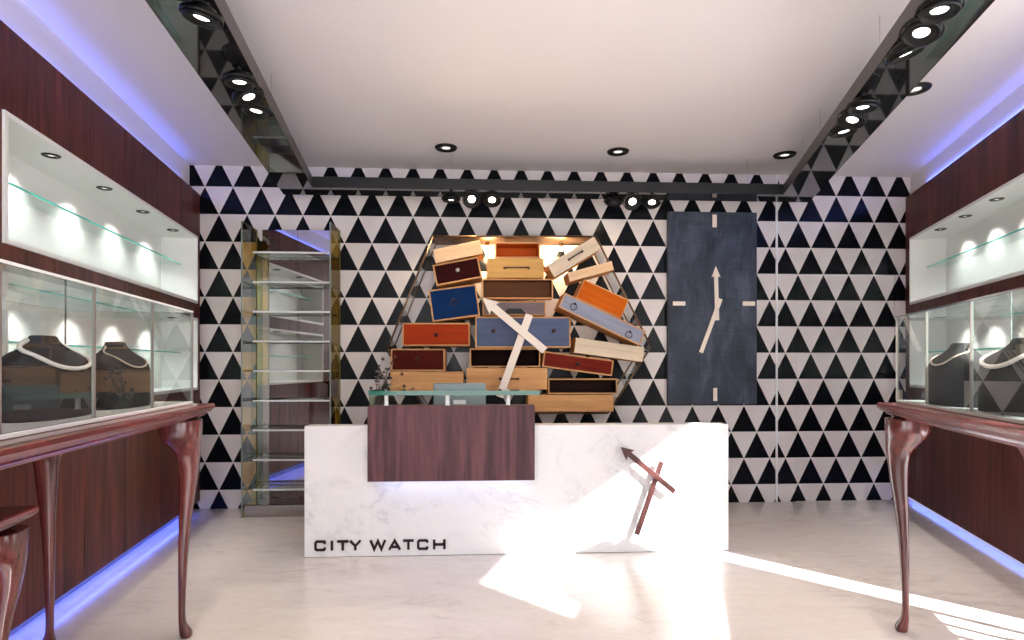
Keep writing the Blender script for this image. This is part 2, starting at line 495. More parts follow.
# ------------------------------------------------------------------ reception desk
DESK = Frame(.056, 3.985, ABACK)
DW, DH, DT = 1.412, .857, .13
desk = thing('reception_desk', 'long white marble reception desk with a dark wood counter block', 'desk', DESK.w(0, 0, 0), ABACK)
b = B(); b.box(-DW, DW, 0, DT, .002, DH)
b.build('front_panel', M['marble'], desk, bevel=.004)
b = B(); b.box(-DW+.03, DW-.03, DT+.001, .62, .70, .735)
b.build('worktop', M['base_white'], desk, bevel=.003)
for x0 in (-DW+.03, DW-.07):
    b = B(); b.box(x0, x0+.04, DT+.001, .60, .002, .699)
    b.build('side_panel', M['marble'], desk, bevel=.003)
cx0, ctop = DESK.px(367.3, 406, .14); cx1, cbot = DESK.px(534.8, 480.3, .14)
b = B(); b.box(cx0, cx1, -.14, -.002, cbot, ctop)
ct = b.build('counter_block', M['counter_wood'], desk, bevel=.003); tag(ct, 'dark purple-brown wood block')
b = B(); b.box(cx0+.05, cx1-.05, -.06, -.03, cbot-.008, cbot-.0005)
b.build('light_strip', M['white_led'], desk)
gx0, gt = DESK.px(368.5, 391, .16); gx1, gb = DESK.px(540, 395, .16)
b = B(); b.box(gx0, gx1, -.16, .16, gb, gt, 0, edge=(2, 1))
gl = b.build('glass_top', [M['shelf_glass'], M['edge_dark']], desk, bevel=0); tag(gl, 'clear glass top with green edges')
for p in (385.8, 447.3, 508.2):
    x, _ = DESK.px(p, 400, .12)
    b = B(); b.lathe([(.016, ctop+.0005), (.016, ctop+.004), (.0135, ctop+.005), (.0135, gb-.004), (.016, gb-.003), (.016, gb-.0005)], 20, mat=Matrix.Translation((x, -.10, 0)), caps=True)
    b.build('standoff', M['white_metal'], desk)

# shop name in wide square letters
def stroke_poly(bm, pts, w, d0, d1):
    """a bent flat stroke, mitred"""
    P = [Vector(p) for p in pts]; n = len(P); Lf, Rt = [], []
    for i in range(n):
        if i == 0: d = (P[1]-P[0]).normalized(); nrm = Vector((-d.y, d.x)); s = 1
        elif i == n-1: d = (P[-1]-P[-2]).normalized(); nrm = Vector((-d.y, d.x)); s = 1
        else:
            d0_ = (P[i]-P[i-1]).normalized(); d1_ = (P[i+1]-P[i]).normalized()
            n0 = Vector((-d0_.y, d0_.x)); n1 = Vector((-d1_.y, d1_.x)); nrm = (n0+n1).normalized(); s = 1/max(.4, nrm.dot(n0))
        Lf.append(P[i]+nrm*w/2*s); Rt.append(P[i]-nrm*w/2*s)
    for i in range(n-1):
        bm.prism([Lf[i], Rt[i], Rt[i+1], Lf[i+1]], d0, d1)
GLY = {
 'C': [[(1, .72), (1, .93), (.93, 1), (.12, 1), (0, .86), (0, .14), (.12, 0), (.93, 0), (1, .07), (1, .28)]],
 'I': [[(.5, -.08), (.5, 1.08)]],
 'T': [[(-.06, 1), (1.06, 1)], [(.5, .92), (.5, -.08)]],
 'Y': [[(-.02, 1.08), (.5, .42), (1.02, 1.08)], [(.5, .45), (.5, -.08)]],
 'W': [[(0, 1.08), (.25, 0), (.5, .98), (.75, 0), (1, 1.08)]],
 'A': [[(0, -.08), (.5, 1.02), (1, -.08)], [(.18, .26), (.82, .26)]],
 'H': [[(0, -.08), (0, 1.08)], [(1, -.08), (1, 1.08)], [(0, .5), (1, .5)]],
}
LT = [('C', 314.2, 325.8), ('I', 330.6, 333), ('T', 336.4, 349), ('Y', 349, 361.4), ('W', 369.4, 386.2), ('A', 388, 401.2), ('T', 402.4, 414.3), ('C', 417, 428.4), ('H', 433, 445.6)]
sx, sz = DESK.px(314, 551, .012)
sign = thing('shop_sign', 'dark brown raised shop lettering, low on the left of the marble desk front', 'sign', DESK.w(sx, -.001, .06), ABACK)
for ch, p0, p1 in LT:
    mid = (p0+p1)/2
    yt = 540.6 - (mid-320)*.0113; yb = 551.2 - (mid-320)*.0125
    a, zt = DESK.px(p0, yt, .008); c, zb = DESK.px(p1, yb, .008)
    sw = .0156
    b = B()
    wd, hh = (c-a), (zt-zb)
    for st in GLY[ch]:
        pts = [(a-sx+sw/2+(wd-sw)*(u if ch != 'I' else .5), zb-.06+sw/2+(hh-sw)*v) for u, v in st]
        stroke_poly(b, pts, sw, -.009, 0)
    b.build('letter', M['letters'], sign)

def hand_poly(tip, tail, w, head=None, hw=None):
    """arrow from tail to tip, flat polygon in x,z"""
    T, A = Vector(tip), Vector(tail); d = (T-A).normalized(); n = Vector((-d.y, d.x))
    if head is None:
        return [A-n*w/2, T-n*w/2, T+n*w/2, A+n*w/2]
    H = T-d*head; Hn = H + d*head*.12
    return [A-n*w/2, Hn-n*w/2, H-n*hw/2, T, H+n*hw/2, Hn+n*w/2, A+n*w/2]
ex, ez = DESK.px(651, 490, .05)
emb = thing('desk_clock_hands', 'reddish wood clock hands crossed as an emblem on the right of the desk front', 'emblem', DESK.w(ex, 0, ez), ABACK)
def dp(px_, py_, d): 
    x, z = DESK.px(px_, py_, d); return (x-ex, z-ez)
b = B(); b.prism(hand_poly(dp(620.7, 447, .066), dp(674.6, 491.8, .066), .036, .085, .085), -.072, -.056)
b.build('hour_hand', M['red_wood'], emb, bevel=.002)
b = B(); b.prism(hand_poly(dp(661.5, 461.5, .048), dp(636.6, 534.5, .048), .034), -.0555, -.042)
b.build('minute_hand', M['red_wood'], emb, bevel=.002)
for p, q, y in ((657.0, 477, -.056), (640, 525, -.042)):
    x, z = dp(p, q, .04)
    b = B(); b.lathe([(.008, .0005), (.008, -y-.0005)], 12, mat=Matrix.Translation((x, 0, z)) @ Matrix.Rotation(PI/2, 4, 'X'), caps=True)
    b.build('standoff_pin', M['steel'], emb)

# monitor behind the counter
mf = Frame(*DESK.w(0, .42).xy, ABACK)
mx0, mt = mf.px(433.3, 383, 0); mx1, mb = mf.px(485.8, 408, 0)
mon = thing('computer_monitor', 'silver computer monitor seen from behind, standing behind the glass counter top', 'monitor', mf.w((mx0+mx1)/2, 0, .736), ABACK)
mw = (mx1-mx0)/2; mh = mt-.736
b = B(); b.box(-mw, mw, -.012, .012, mh-.30, mh)
b.build('screen_housing', M['silver'], mon, bevel=.008)
b = B(); b.box(-mw+.01, mw-.01, .0121, .0135, mh-.285, mh-.012)
b.build('screen', M['black_gloss'], mon)
b = B(); b.box(-.045+.0, .045, -.035, -.0122, mh-.158, mh-.122)
b.build('hinge_block', M['white_metal'], mon, bevel=.004)
b = B(); b.box(-.03, .03, -.033, -.018, .008, mh-.15); b.box(-.10, .10, -.10, .08, 0, .009)
b.build('stand', M['silver'], mon, bevel=.003)

# vase with dried branches
vf = DESK.w(0, .30)
vx, _ = DESK.px(375.5, 400, -.30)
vase = thing('glass_vase', 'clear glass vase behind the left end of the counter', 'vase', DESK.w(vx, .30, .7365), ABACK)
b = B(); b.lathe([(.001, .001), (.036, .001), (.040, .01), (.041, .15), (.044, .30), (.0415, .30), (.0385, .15), (.037, .014), (.001, .012)], 28)
b.build('vase_body', M['vase'], vase)
br = thing('dried_branches', 'dried branches with round seed heads standing in the glass vase', 'plant', DESK.w(vx, .30, .752), ABACK)
Z0 = .752
def bp(px_, py_, y=0):
    x, z = DESK.px(px_, py_, -.30+y); return Vector((x-vx, -y, z-Z0))
sb = B(); tips = []
TIPS = [(383,359),(392,363),(402,374),(404,386),(413,389),(380,373),(371,388),(386,380),(389,369),(379,366),(395,357),(376,381),(384,372),(391,378)]
for i, (p, q) in enumerate(TIPS):
    yy = random.uniform(-.03, .03)
    e = bp(p, q, yy)
    s0 = Vector((random.uniform(-.02, .02), random.uniform(-.02, .02), .004))
    m1 = Vector((s0.x*.6, s0.y*.6, .26)); m2 = (m1+e)/2 + Vector((random.uniform(-.012, .012), 0, .025))
    pts = []
    for k in range(13):
        t = k/12
        pts.append(s0*(1-t)**3 + m1*3*t*(1-t)**2 + m2*3*t*t*(1-t) + e*t**3)
    sb.tube(pts, [.0022*(1-.5*k/12) for k in range(13)], 6)
    tips.append((e, pts[9]))
long_tip = (bp(412, 404, .05), bp(405, 388, 0))
sb.build('stems', M['stem'], br)
lb = B()
for i, (e, q) in enumerate(tips):
    r = .0125 if i in (0, 1, 2, 3, 4, 6) else .010
    bb = B(); bb.lathe([(.0005, -r), (r*.7, -r*.7), (r, 0), (r*.7, r*.7), (.0005, r)], 10, mat=Matrix.Translation(e)); bb.build('seed_head', M['berry'], br)
    for k in range(2):
        c = q + Vector((random.uniform(-.02, .02), random.uniform(-.015, .015), random.uniform(-.015, .02)))
        rot = Matrix.Rotation(random.uniform(0, PI), 4, 'Z') @ Matrix.Rotation(random.uniform(-1, 1), 4, 'Y')
        rr = random.uniform(.010, .016)
        lb.lathe([(.0005, .002), (rr*.7, .0015), (rr, 0), (rr*.7, -.001), (.0005, -.0012)], 10, mat=Matrix.Translation(c) @ rot)
o = lb.build('leaves', M['leaf'], br)

# ------------------------------------------------------------------ hexagon wall display with drawers
HD = .32
hexf = thing('hexagon_display_frame', 'bronze-edged glass hexagon frame on the triangle wall, around the pile of drawers', 'frame', BACK.w(0, 0, 0), ABACK)
HP = [BACK.px(*p, HD) for p in ((433, 236.5), (596, 236.5), (651, 347), (608, 413), (428, 413), (387, 350))]
HB = [(x*1.0, z*1.0) for x, z in HP]
nH = 6
for i in range(nH):
    a, c = HP[i], HP[(i+1) % nH]
    bb_ = B()
    bb_.tube([(a[0], -HD, a[1]), (c[0], -HD, c[1])], .0085, 8)
    bb_.build('edge_rod', M['bronze'], hexf)
    bb_ = B()
    bb_.tube([(a[0], -.008, a[1]), (c[0], -.008, c[1])], .007, 8)
    bb_.build('edge_rod', M['bronze'], hexf)
    d = Vector((c[0]-a[0], c[1]-a[1])).normalized(); nn = Vector((-d.y, d.x))*.003
    g = B()
    y0, y1 = -HD+.008, -.015
    q = [Vector((a[0], a[1]))-nn, Vector((c[0], c[1]))-nn, Vector((c[0], c[1]))+nn, Vector((a[0], a[1]))+nn]
    g.prism(q, y0, y1)
    if i == 0: g.build('top_panel', M['bronze_panel'] if 'bronze_panel' in M else M['bronze'], hexf)
    else: g.build('glass_side', M['glass'], hexf)
bx_proto = None
for p, q in ((487.5, 249), (561, 248)):
    x, z = BACK.px(p, q, .12)
    zt = HP[0][1]-.004
    b = B(); b.lathe([(.02, 0), (.02, -.02), (.012, -.028), (.0005, -.028)], 16, mat=Matrix.Translation((x, -.12, zt)))
    lp = b.build('lamp', M['bronze'], hexf)
    b = B(); b.lathe([(.0005, -.028), (.012, -.032), (.02, -.05), (.016, -.066), (.0005, -.072)], 16, mat=Matrix.Translation((x, -.12, zt)))
    b.build('bulb', M['bulb'], lp)
    L = bpy.data.lights.new('warm_lamp', 'POINT'); L.energy = 12; L.color = (1, .70, .36); L.shadow_soft_size = .03
    lo = bpy.data.objects.new('warm_lamp', L); COL.objects.link(lo); lo.parent = hexf; lo.location = (x, -.12, zt-.11)

C = {k: colour_wood('drawer_'+k, *v) for k, v in dict(
    brown=(62, 12, 8), blue=(16, 58, 106), orange=(222, 112, 44), yellow=(222, 178, 112), bluegrey=(104, 116, 144),
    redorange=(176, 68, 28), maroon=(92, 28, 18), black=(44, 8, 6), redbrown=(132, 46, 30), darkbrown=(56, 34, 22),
    paleblue=(172, 177, 194), brightorange=(216, 112, 28), cream=(242, 224, 196), grey=(150, 138, 138), tobacco=(124, 84, 58)).items()}
M['bronze_knob'] = plain('dark_knob', srgb(66, 46, 38), .35, .7)
DG = 'old drawers piled in the hexagon wall display'
def drawer(label, quad, kind, col, d=.36, depth=.30, knobs=(), hw=None, rim=None, rimw=.011, inset=.004):
    """quad: photo corners TL TR BR BL of its front; kind: panel, plain, open, cutout"""
    P = [Vector(BACK.px(x, y, d)) for x, y in quad]
    c = sum(P, Vector((0, 0)))/4
    w = ((P[1]-P[0]).length + (P[2]-P[3]).length)/2; h = ((P[3]-P[0]).length + (P[2]-P[1]).length)/2
    dirv = (P[1]-P[0])+(P[2]-P[3]); ang = math.atan2(dirv.y, dirv.x)
    t = thing('drawer', label, 'drawer', BACK.w(c.x, -d, c.y), ABACK, DG)
    t.rotation_euler = (Matrix.Rotation(ABACK, 3, 'Z') @ Matrix.Rotation(-ang, 3, 'Y')).to_euler()
    R = rim or M['maple']
    w2, h2 = w/2, h/2; e = rimw
    bx = B()
    bx.box(-w2, w2, 0, depth, h2-e, h2); bx.box(-w2, w2, 0, depth, -h2, -h2+e)
    bx.box(-w2, -w2+e, 0, depth, -h2+e, h2-e); bx.box(w2-e, w2, 0, depth, -h2+e, h2-e)
    if kind == 'open':
        bx.build('drawer_box', R, t, bevel=.0015)
        i = B(); k = .0015
        # coloured lining of the hollow
        i.box(-w2+e, w2-e, depth-.012, depth-.002, -h2+e, h2-e)
        i.box(-w2+e, w2-e, .004, depth-.012, h2-e-k, h2-e-.0002); i.box(-w2+e, w2-e, .004, depth-.012, -h2+e+.0002, -h2+e+k)
        i.box(-w2+e+.0002, -w2+e+k, .004, depth-.012, -h2+e+k, h2-e-k); i.box(w2-e-k, w2-e-.0002, .004, depth-.012, -h2+e+k, h2-e-k)
        i.build('lining', col, t)
    else:
        bx.build('drawer_box', R, t, bevel=.0015)
        f = B()
        if kind == 'plain': f.box(-w2+.0005, w2-.0005, -.010, .0-.0002, -h2+.0005, h2-.0005)
        else: f.box(-w2+e+.0003, w2-e-.0003, inset, inset+.014, -h2+e+.0003, h2-e-.0003)
        f.build('front_panel', col, t, bevel=.0015)
        bk = B(); bk.box(-w2+e+.0003, w2-e-.0003, depth-.008, depth, -h2+e+.0003, h2-e-.0003); bk.build('back_panel', R, t)
    f0 = -.010 if kind == 'plain' else inset
    Ri = Matrix.Rotation(ang, 2).inverted() if False else Matrix(((math.cos(ang), math.sin(ang)), (-math.sin(ang), math.cos(ang))))
    for kn in knobs:
        q = Ri @ (Vector(BACK.px(kn[1], kn[2], d)) - c)
        T = Matrix.Translation((q.x, f0-.0003, q.y)) @ Matrix.Rotation(PI/2, 4, 'X')
        if kn[0] == 'knob':
            s = B(); s.lathe([(.006, 0), (.006, .010), (.015, .014), (.017, .021), (.012, .028), (.0005, .030)], 18, mat=T)
            s.build('knob', kn[3] if len(kn) > 3 else M['bronze_knob'], t)
        elif kn[0] == 'ring':
            s = B(); s.lathe([(.010, 0), (.010, .006), (.005, .010), (.0005, .011)], 14, mat=T @ Matrix.Translation((0, .026, 0)))
            s.tube([T @ Vector((.027*math.cos(a), .027*math.sin(a)-.002, .008)) for a in [2*PI*k/24 for k in range(24)]], .0038, 6, closed=True)
            s.build('ring_pull', M['bronze_knob'], t)
        elif kn[0] == 'bar':
            L = kn[3]
            s = B()
            s.tube([(q.x-L/2, f0-.001, q.y), (q.x-L/2+.004, f0-.024, q.y), (q.x, f0-.026, q.y), (q.x+L/2-.004, f0-.024, q.y), (q.x+L/2, f0-.001, q.y)], [.007, .007, .0055, .007, .007], 8)
            for sg in (-1, 1):
                s.lathe([(.0115, 0), (.0115, .004), (.006, .007)], 12, mat=Matrix.Translation((q.x+sg*L/2, f0-.0003, q.y)) @ Matrix.Rotation(PI/2, 4, 'X'), caps=True)
            s.build('handle', M['bronze_knob'], t)
    if hw:   # flat black plate, stands in for the shade inside a hand-hole
        pts = [Ri @ (Vector(BACK.px(x, y, d)) - c) for x, y in hw]
        s = B(); s.prism([(p.x, p.y) for p in pts][::-1], f0-.0015, f0-.0003); s.build('hand_hole_shade', M['black_metal'], t)
    return t
Q = lambda x0, y0, x1, y1: ((x0, y0), (x1, y0), (x1, y1), (x0, y1))
drawer('plain pale maple drawer, tilted, topmost at the left of the pile', ((433, 250), (480, 240), (483, 253.8), (435.7, 263.4)), 'plain', M['maple_pale'], .36, .28)
drawer('dark brown drawer with a small silver knob, above the blue one', ((432.4, 265), (479.2, 256.6), (480.8, 277.2), (436.6, 286)), 'panel', C['brown'], .37, .30, [('knob', 457.7, 270.3, M['steel'])])
drawer('deep blue drawer with a ring pull, at the left of the pile', ((429.2, 290.2), (475.8, 284.2), (480, 315.5), (431.8, 322)), 'panel', C['blue'], .38, .30, [('ring', 453.8, 302.5)])
drawer('small empty drawer with orange inside, topmost in the middle', Q(495, 242.2, 540, 258), 'open', C['orange'], .35, .20)
drawer('honey-coloured drawer with a long dark bar handle, below the small orange one', Q(487.5, 258.4, 543.7, 278), 'plain', C['yellow'], .345, .30, [('bar', 516.5, 268.2, .20)])
drawer('wide empty drawer with a cloudy brown inside, above the grey one with a hand-hole', Q(482, 278.8, 553, 298.8), 'open', C['tobacco'], .37, .12)
drawer('grey drawer with a black hand-hole, behind the tip of the cream arrow', Q(482.6, 301.2, 545.5, 315.4), 'panel', C['grey'], .29, .25, hw=((507.5, 308.6), (521.5, 308.6), (527, 314.8), (502.5, 314.8)))
drawer('wide blue-grey drawer with two round knobs, in the centre of the pile', Q(475.2, 316.7, 570.6, 347.6), 'panel', C['bluegrey'], .37, .31, [('knob', 493.7, 331), ('knob', 553.5, 331)])
drawer('wide red-orange drawer with one dark knob, at the left of the pile', Q(402.2, 322.9, 469.9, 345.9), 'panel', C['redorange'], .375, .31, [('knob', 436.2, 334.8)])
drawer('dark red drawer with a small knob, behind the dried branches', Q(390.9, 348.8, 444.8, 371), 'panel', C['maroon'], .37, .30, [('knob', 417.6, 359)])
drawer('plain maple drawer behind the dried branches, at the bottom left', Q(390.5, 371.6, 463.5, 390.5), 'plain', M['maple'], .35, .28)
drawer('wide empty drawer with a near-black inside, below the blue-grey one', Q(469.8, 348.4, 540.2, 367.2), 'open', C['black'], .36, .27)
drawer('wide maple drawer with a dark bar handle, behind the foot of the cream hand', Q(466.5, 368, 547.2, 389.6), 'plain', M['maple'], .355, .30, [('bar', 509, 378.8, .15)])
drawer('tilted red-brown drawer with a dark knob, right of the cream hands', ((544.4, 351), (613.8, 360.6), (612, 376), (542, 366.8)), 'panel', C['redbrown'], .38, .30, [('knob', 577.4, 363.4)])
drawer('long empty drawer with a dark brown inside, above the bottom maple drawer', Q(548.2, 378.6, 617.3, 394), 'open', C['darkbrown'], .365, .16)
drawer('long plain maple drawer at the bottom right of the pile', Q(528.2, 394.8, 613.5, 411.5), 'plain', M['maple'], .36, .30)
drawer('long cream drawer tilted down to the right, below the pale blue one', ((575.6, 337.3), (644, 347.5), (642.6, 361.6), (574.2, 353)), 'plain', C['cream'], .375, .26)
drawer('long pale blue drawer with two ring pulls, slanting down to the right', ((565, 292.5), (644.4, 330.6), (641, 346), (558.2, 307.2)), 'panel', C['paleblue'], .39, .30, [('ring', 573.8, 306.6), ('ring', 628.9, 334.6)])
drawer('bright orange drawer slanting above the pale blue one', ((584.6, 280.3), (629.6, 299.3), (620.4, 319.4), (575.6, 296.6)), 'panel', C['brightorange'], .36, .26, rimw=.008)
drawer('cream drawer with a dark bar handle, slanting up at the top right', ((547.3, 265), (593.4, 237.2), (601.4, 248.2), (554.2, 278)), 'plain', C['cream'], .385, .25, [('bar', 575.4, 255.8, .13)])
drawer('plain peach-coloured maple drawer, tilted, above the bright orange one', ((566.9, 273.2), (611.2, 261), (614, 270), (570, 281.6)), 'plain', M['maple_pale'], .37, .25)

# oversized cream clock hands in front of the drawers
HF = .47
hx, hz = BACK.px(512, 345, HF)
big = thing('giant_clock_hands', 'oversized cream clock hands crossed in front of the pile of drawers', 'sculpture', BACK.w(hx, 0, hz), ABACK)
def hp(p, q, d=HF):
    x, z = BACK.px(p, q, d); return (x-hx, z-hz)
b = B(); b.prism(hand_poly(hp(482.3, 298), hp(544.8, 350.6), .062, .135, .135), -HF-.012, -HF+.01)
b.build('hour_hand', M['cream_wood'], big, bevel=.002)
b = B(); b.prism(hand_poly(hp(529.6, 314.6), hp(499.5, 397), .062), -HF+.0105, -HF+.032)
b.build('minute_hand', M['cream_wood'], big, bevel=.002)
x, z = hp(520, 337)
b = B(); b.lathe([(.012, 0), (.012, HF-.385-.035)], 12, mat=Matrix.Translation((x-.01, -.385, z-.01)) @ Matrix.Rotation(PI/2, 4, 'X'), caps=True)
b.build('spindle', M['bronze'], big)

# ------------------------------------------------------------------ slate wall clock
KX, KZ = BACK.px(711.8, 307.5, .06)
clock = thing('wall_clock', 'tall rectangular blue-grey slate wall clock with white hands and hour marks', 'clock', BACK.w(KX, 0, KZ), ABACK)
ka = BACK.px(668.5, 211.3, .06); kb = BACK.px(757, 404.3, .06)
b = B(); b.box(ka[0]-KX, kb[0]-KX, -.06, -.002, kb[1]-KZ, ka[1]-KZ)
b.build('slate_panel', M['slate'], clock, bevel=.004)
def kp(p, q, d=.066):
    x, z = BACK.px(p, q, d); return (x-KX, z-KZ)
for q in ((712.6, 214.6, 716.8, 227.2), (713.4, 388, 717.2, 401), (673, 301.4, 685.4, 305.6), (743, 301.4, 755, 305.8)):
    x0, z1 = kp(q[0], q[1]); x1, z0 = kp(q[2], q[3])
    b = B(); b.box(x0, x1, -.068, -.0605, z0, z1)
    b.build('hour_mark', M['cream_wood'], clock, bevel=.001)
b = B(); b.prism(hand_poly(kp(715.6, 266.3), kp(717, 320.3), .036, .10, .08), -.074, -.066)
b.build('minute_hand', M['cream_wood'], clock, bevel=.001)
b = B(); b.prism(hand_poly(kp(720, 299), kp(700.4, 352.5), .036), -.085, -.0755)
b.build('hour_hand', M['cream_wood'], clock, bevel=.001)
x, z = kp(717, 309)
b = B(); b.lathe([(.008, 0), (.008, .03)], 14, mat=Matrix.Translation((x, -.0605, z)) @ Matrix.Rotation(PI/2, 4, 'X'), caps=True)
b.build('spindle', M['steel'], clock)

# ------------------------------------------------------------------ mirrored shelf unit
VD = .34
vx0 = BACK.px(241, 400, VD)[0]; vx1 = BACK.px(331, 400, VD)[0]
vm = (vx0+vx1)/2
vtop = BACK.px(241, 221, VD)[1]
vit = thing('mirrored_shelf_unit', 'tall narrow mirrored shelf unit with amber glass sides, against the triangle wall at left', 'shelf', BACK.w(vm, 0, 0), ABACK)
hw_ = (vx1-vx0)/2
msx = BACK.px(298, 350, .02)[0]-vm
for a, c in ((-hw_+.06, msx-.001), (msx+.001, hw_-.014)):
    b = B(); b.box(a, c, -.026, -.010, .10, vtop)
    b.build('back_mirror', M['mirror'], vit)
b = B(); b.box(-hw_+.016, -hw_+.058, -.030, -.010, .0, vtop-.10)
b.build('mirror_strip', M['green_strip'], vit)
for x in (-hw_, hw_-.012):
    b = B(); b.box(x, x+.012, -VD, -.004, .0005, vtop, 0, edge=(0, 1))
    b.build('side_panel', [M['amber'], M['edge_clear']], vit)
b = B(); b.box(-hw_+.014, hw_-.014, -VD+.02, -.032, .0005, .098)
b.build('plinth', M['mirror'], vit, bevel=.002)
sx0 = BACK.px(254, 370, .2)[0]-vm; sx1 = min(BACK.px(331, 370, .2)[0]-vm, hw_-.016)
for q in (252.5, 282.3, 311.8, 341.5, 371, 400.8, 430.3, 460, 489.6):
    z = BACK.px(290, q, .22)[1]
    b = B(); b.box(sx0, sx1, -.21, -.034, z-.004, z+.004, 0, edge=(2, 1))
    sh = b.build('glass_shelf', [M['shelf_glass'], M['edge_clear']], vit)
    b = B(); b.box(sx0-.004, sx1+.002, -.222, -.2102, z-.007, z+.007)
    b.build('chrome_rail', M['white_metal'], sh, bevel=.002)

# ------------------------------------------------------------------ display tables
LEG_RINGS = [(1.0, .080, .088), (.965, .081, .090), (.935, .080, .086), (.905, .077, .072), (.875, .074, .046), (.84, .070, .026), (.79, .065, .017), (.69, .055, .013),
             (.55, .036, .014), (.44, .027, .015), (.34, .021, .015), (.2, .015, .014), (.10, .013, .014), (.06, .019, .013), (.03, .036, .013), (.012, .040, .012), (.0, .036, .008)]
def leg_mesh(so_a, so_b, H):
    """cabriole leg: so_a, so_b = outward signs along x and y"""
    b = B(); rings = []
    # dense resample
    pts = []
    for (z0, o0, i0), (z1, o1, i1) in zip(LEG_RINGS, LEG_RINGS[1:]):
        for k in range(4):
            t = k/4; pts.append((z0+(z1-z0)*t, o0+(o1-o0)*t, i0+(i1-i0)*t))
    pts.append(LEG_RINGS[-1])
    sm = pts[:]
    for _ in range(3):
        sm = [sm[0]] + [tuple((sm[k-1][j]+2*sm[k][j]+sm[k+1][j])/4 for j in range(3)) for k in range(1, len(sm)-1)] + [sm[-1]]
    for z, o, i in sm:
        cx = (o-i)/2; hw2 = (o+i)/2
        ring = []
        for k in range(20):
            a = 2*PI*k/20
            p = 3.2
            c, s_ = math.cos(a), math.sin(a)
            rr = 1/((abs(c)**p+abs(s_)**p)**(1/p))
            ring.append(Vector(((cx+hw2*rr*c)*so_a, (cx+hw2*rr*s_)*so_b, z*H)))
        rings.append(ring)
    b.loft(rings)
    return b
def moulded_top(bm, x0, x1, y0, y1, zt):
    prof = [(-.10, zt-.066), (-.055, zt-.066), (-.050, zt-.060), (-.036, zt-.054), (-.030, zt-.050), (-.030, zt-.044), (-.022, zt-.041), (-.012, zt-.036), (-.009, zt-.030),
            (-.004, zt-.027), (.0, zt-.021), (.0, zt-.008), (-.004, zt-.002), (-.010, zt), (-.05, zt)]
    rings = []
    for o, z in prof:
        rings.append([Vector((x0-o, y0-o, z)), Vector((x1+o, y0-o, z)), Vector((x1+o, y1+o, z)), Vector((x0-o, y1+o, z))])
    bm.loft(rings, smooth=False)
def table(frame, x0, x1, y0, y1, H, label, leg_in=(.15, .10), name='display_table', group=None):
    t = thing(name, label, 'table', frame.w((x0+x1)/2, (y0+y1)/2, 0), frame.a, group)
    w, d = (x1-x0)/2, (y1-y0)/2
    b = B(); moulded_top(b, -w, w, -d, d, H)
    b.build('table_top', M['table_wood'], t)
    for sx_ in (-1, 1):
        for sy_ in (-1, 1):
            leg_mesh(sx_, sy_, H-.067).build('leg', M['leg_wood'], t, loc=(sx_*(w-leg_in[0]), sy_*(d-leg_in[1]), .0005))
    return t
TG = 'mahogany display tables along the side walls'
table(LEFT, -4.75, -2.522, -.812, -.075, 1.07, 'long mahogany table with curved legs carrying the left glass showcase', group=TG)
table(RIGHT, 3.01, 5.2, -1.058, -.395, 1.07, 'long mahogany table with curved legs carrying the right glass showcase', leg_in=(.15, .08), group=TG)
# lower table tucked under the left one
lowx = lx(2.30)
low = table(LEFT, -4.42, -3.24, -.425, -.115, .755, 'low mahogany side table tucked under the left display table', leg_in=(.085, .085), name='low_table')
LB = LEFT.w(-3.64, -.28, .7555)
dbx = thing('glass_display_box', 'pale grey glass-topped display box on the low table at the far left edge', 'box', LB, LEFT.a)
b = B(); b.box(-.20, .20, -.10, .10, .012, .212)
b.build('box_body', M['grey_box'], dbx, bevel=.004)
b = B(); b.box(-.205, .205, -.105, .105, 0, .0115)
b.build('box_base', M['base_white'], dbx, bevel=.002)

# ------------------------------------------------------------------ glass showcases on the tables
def showcase(frame, x0, x1, y0, y1, z0, z1, splits, near, label, base_mat, rail_mat):
    t = thing('glass_showcase', label, 'showcase', frame.w((x0+x1)/2, (y0+y1)/2, z0), frame.a, 'glass showcases on the display tables')
    w, d, h = (x1-x0)/2, (y1-y0)/2, z1-z0
    b = B(); b.box(-w, w, -d, d, .0005, .014)
    b.build('base', base_mat, t, bevel=.002)
    g = .006
    xs = [s-(x0+x1)/2 for s in splits]
    for a, c in zip(xs, xs[1:]):
        b = B(); b.box(a+.0025, c-.0025, -d+.004, -d+.004+g, .0145, h-.008, 0, edge=(1, 1))
        b.build('front_pane', [M['case_glass'], M['edge_clear']], t)
        b = B(); b.box(a+.0025, c-.0025, d-.004-g, d-.004, .0145, h-.008, 0, edge=(1, 1))
        b.build('back_pane', [M['case_glass'], M['edge_clear']], t)
    for x in (-w+.001, w-.001-g):
        b = B(); b.box(x, x+g, -d+.012, d-.012, .0145, h-.008, 0, edge=(0, 1))
        b.build('end_pane', [M['case_glass'], M['edge_clear']], t)
    b = B(); b.box(-w, w, -d, d, h-.0075, h-.0005, 0, edge=(2, 1))
    b.build('top_pane', [M['case_glass'], M['edge_clear']], t)
    b = B()
    b.box(-w, w, -d-.002, -d+.0035, h-.008, h); b.box(-w, w, d-.0035, d+.002, h-.008, h)
    for s in (-1, 1): b.box(s*w-.002, s*w+.002, -d, d, h-.008, h)
    b.build('top_rail', rail_mat, t, bevel=.001)
    for x in xs:
        b = B(); b.box(x-.0021, x+.0021, -d-.0005, -d+.0038, .0145, h-.012)
        b.build('corner_strip', M['strip'], t)
    return t
